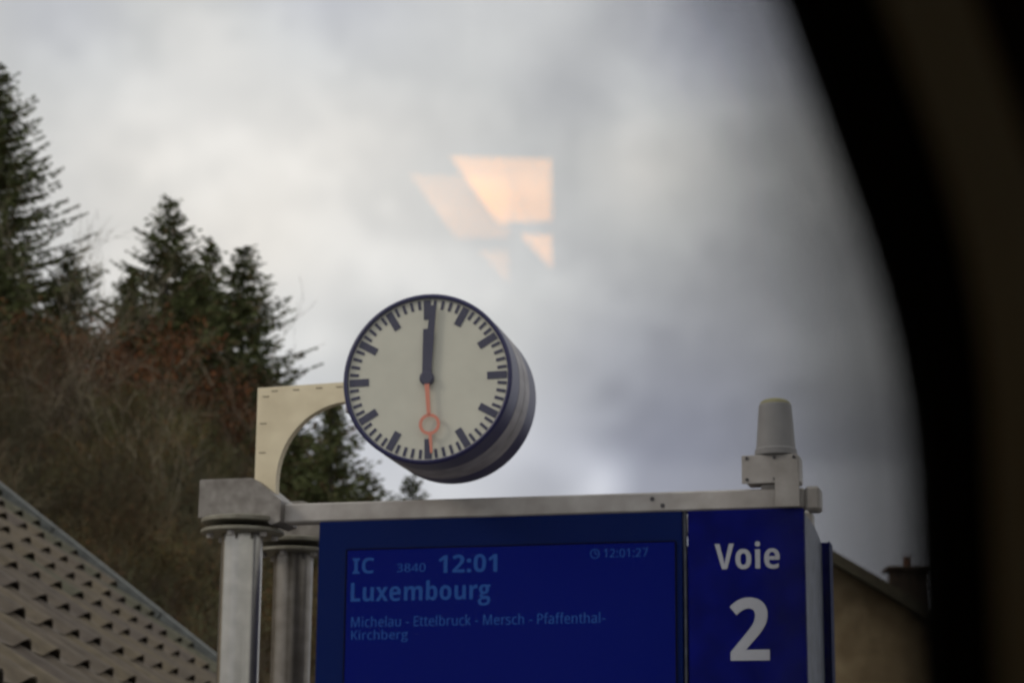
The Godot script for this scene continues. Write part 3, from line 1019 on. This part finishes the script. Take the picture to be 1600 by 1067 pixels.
# ------------------------------------------------------------------ woods on the hillside
func make_woods() -> void:
	var kinds := [spruce_mesh(15.0, 4.6, 101, 1.0), spruce_mesh(11.0, 3.3, 102, 1.0), spruce_mesh(9.0, 2.9, 103, 1.0), spruce_mesh(8.0, 1.9, 104, 0.75)]
	var heights := [15.0, 11.0, 9.0, 8.0]
	var radii := [0.22, 0.15, 0.14, 0.10]
	# x, z, top, kind, width, label
	var list := [
		[-12.09, -50.0, 19.67, 0, 1.0, "tallest dark spruce, its tip cut by the left picture edge"],
		[-10.45, -51.0, 15.5, 1, 0.95, "ragged spruce just right of the tallest one at the left edge"],
		[-7.99, -50.0, 16.48, 1, 1.05, "pointed spruce with the highest tip in the middle clump"],
		[-7.30, -52.0, 16.1, 3, 1.1, "thin spruce leaning against the right of the middle clump's highest tip"],
		[-6.20, -50.0, 15.34, 1, 1.15, "narrow spruce at the right end of the clump, above the clock bracket"],
		[-9.45, -54.0, 15.7, 3, 0.75, "sparse slender spruce in the gap between tallest tree and middle clump"],
		[-8.55, -48.5, 14.3, 2, 0.85, "bushy spruce low at the left foot of the middle clump"],
		[-7.65, -51.5, 15.2, 1, 1.1, "full spruce filling the clump behind its highest tip and thin neighbour"],
		[-6.95, -48.0, 14.3, 2, 1.1, "bushy spruce between the highest tip and the right narrow spruce"],
		[-11.0, -47.0, 14.4, 2, 1.15, "broad dark spruce in front of the tallest tree"],
		[-9.85, -48.0, 13.2, 2, 0.75, "low spruce closing the gap right of the tallest tree"],
		[-3.25, -40.0, 9.75, 2, 0.80, "blue dark spruce seen through the arch of the clock bracket"],
		[-3.95, -41.0, 9.35, 2, 0.85, "dark spruce behind the left leg of the bracket arch"],
		[-2.72, -42.0, 8.75, 3, 1.0, "small spruce below the clock's left rim"],
		[-2.25, -50.0, 10.05, 3, 0.9, "small spruce tip peeping over the crossbar under the clock"],
		[-4.40, -54.0, 12.7, 3, 0.6, "thin distant spruce tip just above the bracket's top edge"],
		[-5.5, -48.5, 12.2, 2, 0.9, "low spruce behind the bracket's left edge"],
	]
	var protos := []
	for k in 4:
		protos.append(trunk_mesh(heights[k], radii[k]))
	var rng := RandomNumberGenerator.new()
	rng.seed = 77
	for a in list:
		var base := hill(a[0], a[1])
		var k: int = a[3]
		var tall: float = a[2] - base
		var o := thing("spruce_tree", a[5], "tree", Vector3(a[0], base, a[1]), rng.randf() * TAU, "spruces on the hillside")
		# a tree taller or shorter than its kind stands with its foot in the ground or is grown evenly
		var g: float = tall / heights[k]
		var xf := Transform3D(Basis.from_scale(Vector3(maxf(g, 0.8) * a[4], g, maxf(g, 0.8) * a[4])), Vector3.ZERO)
		part("trunk", protos[k], M.bark, o, xf)
		part("crown", kinds[k], M.leaf, o, xf)
	# rust coloured shrubs along the top of the bank
	var rust := bush_mesh(3.0, 201, 9, 0.55, Color(0.17, 0.07, 0.03), Color(0.12, 0.07, 0.045), 0.35)
	var rlist := [
		[-10.4, -46.5, 1.35, "rust leaved shrub at the far left below the tallest spruce"],
		[-9.35, -46.8, 1.2, "rust leaved shrub under the gap between tallest spruce and middle clump"],
		[-8.4, -46.5, 1.3, "rust leaved shrub under the left half of the middle clump of spruces"],
		[-7.4, -46.3, 1.45, "tallest rust leaved shrub, in front of the clump's highest tip"],
		[-6.6, -47.0, 1.2, "rust leaved shrub at the foot of the right narrow spruce"],
		[-5.75, -47.5, 1.4, "rust leaved shrub right beside the clock bracket's upper left corner"],
	]
	for a in rlist:
		var o := part("autumn_shrub", rust, M.leaf, self, Transform3D(Basis(Vector3.UP, rng.randf() * TAU).scaled(Vector3.ONE * a[2]), Vector3(a[0], hill(a[0], a[1]), a[1])))
		tag(o, a[3], "shrub", "rust leaved shrubs on the bank")
	# bare brushwood all over the bank: nobody could count it
	for v in 3:
		var mm := MultiMesh.new()
		mm.transform_format = MultiMesh.TRANSFORM_3D
		mm.use_colors = true
		mm.mesh = bush_mesh(2.6, 301 + v, 10, [0.03, 0.12, 0.0][v], Color(0.10, 0.05, 0.025), [Color(0.105, 0.088, 0.050), Color(0.11, 0.086, 0.048), Color(0.085, 0.076, 0.052)][v], 0.45)
		mm.instance_count = 190
		for k in 190:
			var z := -rng.randf_range(29.0, 53.0)
			var x := rng.randf_range(-17.0, 3.0) * (-z / 50.0)
			var sc := rng.randf_range(0.55, 1.05)
			if z < -44.0 and x > -6.0:
				sc *= 0.7
			mm.set_instance_transform(k, Transform3D(Basis(Vector3.UP, rng.randf() * TAU).scaled(Vector3(sc, sc * rng.randf_range(0.8, 1.25), sc)), Vector3(x, hill(x, z), z)))
			var tone := rng.randf_range(0.5, 1.5)
			var green := rng.randf_range(-0.12, 0.14)
			mm.set_instance_color(k, Color(tone * (1.05 - green), tone * (1.0 + green * 0.5), tone * (0.95 - green)))
		var mi := MultiMeshInstance3D.new()
		mi.name = ["bare_brushwood", "brown_brushwood", "grey_brushwood"][v]
		mi.multimesh = mm
		mi.material_override = M.leaf
		add_child(mi)
		tag(mi, ["bare brown brushwood covering the bank behind the sign", "brown brushwood with a few dry leaves on the bank", "greyish bare brushwood on the bank behind the sign"][v], "brushwood", "", "stuff")
	# bare saplings standing out of the brushwood
	var sap := [bush_mesh(5.2, 401, 1, 0.0, Color.BLACK, Color(0.20, 0.175, 0.125), 0.12), bush_mesh(4.6, 402, 2, 0.0, Color.BLACK, Color(0.17, 0.14, 0.10), 0.25), bush_mesh(4.2, 403, 2, 0.05, Color(0.2, 0.08, 0.03), Color(0.19, 0.13, 0.085), 0.2)]
	var slist := [
		[-8.4, -38.0, 1.0, "pale bare sapling at the left picture edge, just above the tiled roof"], [-8.6, -41.0, 1.1, "pale bare sapling above the top of the roof's verge strip"],
		[-7.9, -36.5, 0.9, "low bare sapling just over the verge strip's upper joint"], [-7.6, -43.0, 1.15, "bare sapling below the middle clump of spruces"],
		[-6.5, -39.0, 1.0, "bare sapling midway between roof and middle spruce clump"], [-5.9, -42.0, 1.05, "forked bare sapling below the clump's right end"],
		[-5.2, -37.5, 1.0, "bare sapling left of the near steel post"], [-5.0, -43.5, 1.1, "bare sapling left of the clock bracket"],
		[-4.4, -39.5, 0.9, "bare sapling behind the post head"], [-9.3, -43.5, 1.05, "bare sapling at the left picture edge, right under the tallest spruce"],
	]
	for k in slist.size():
		var a = slist[k]
		var o := part("bare_sapling", sap[k % 3], M.leaf, self, Transform3D(Basis(Vector3.UP, rng.randf() * TAU).scaled(Vector3.ONE * a[2]), Vector3(a[0], hill(a[0], a[1]) - 0.2, a[1])))
		tag(o, a[3], "tree", "bare saplings on the bank")
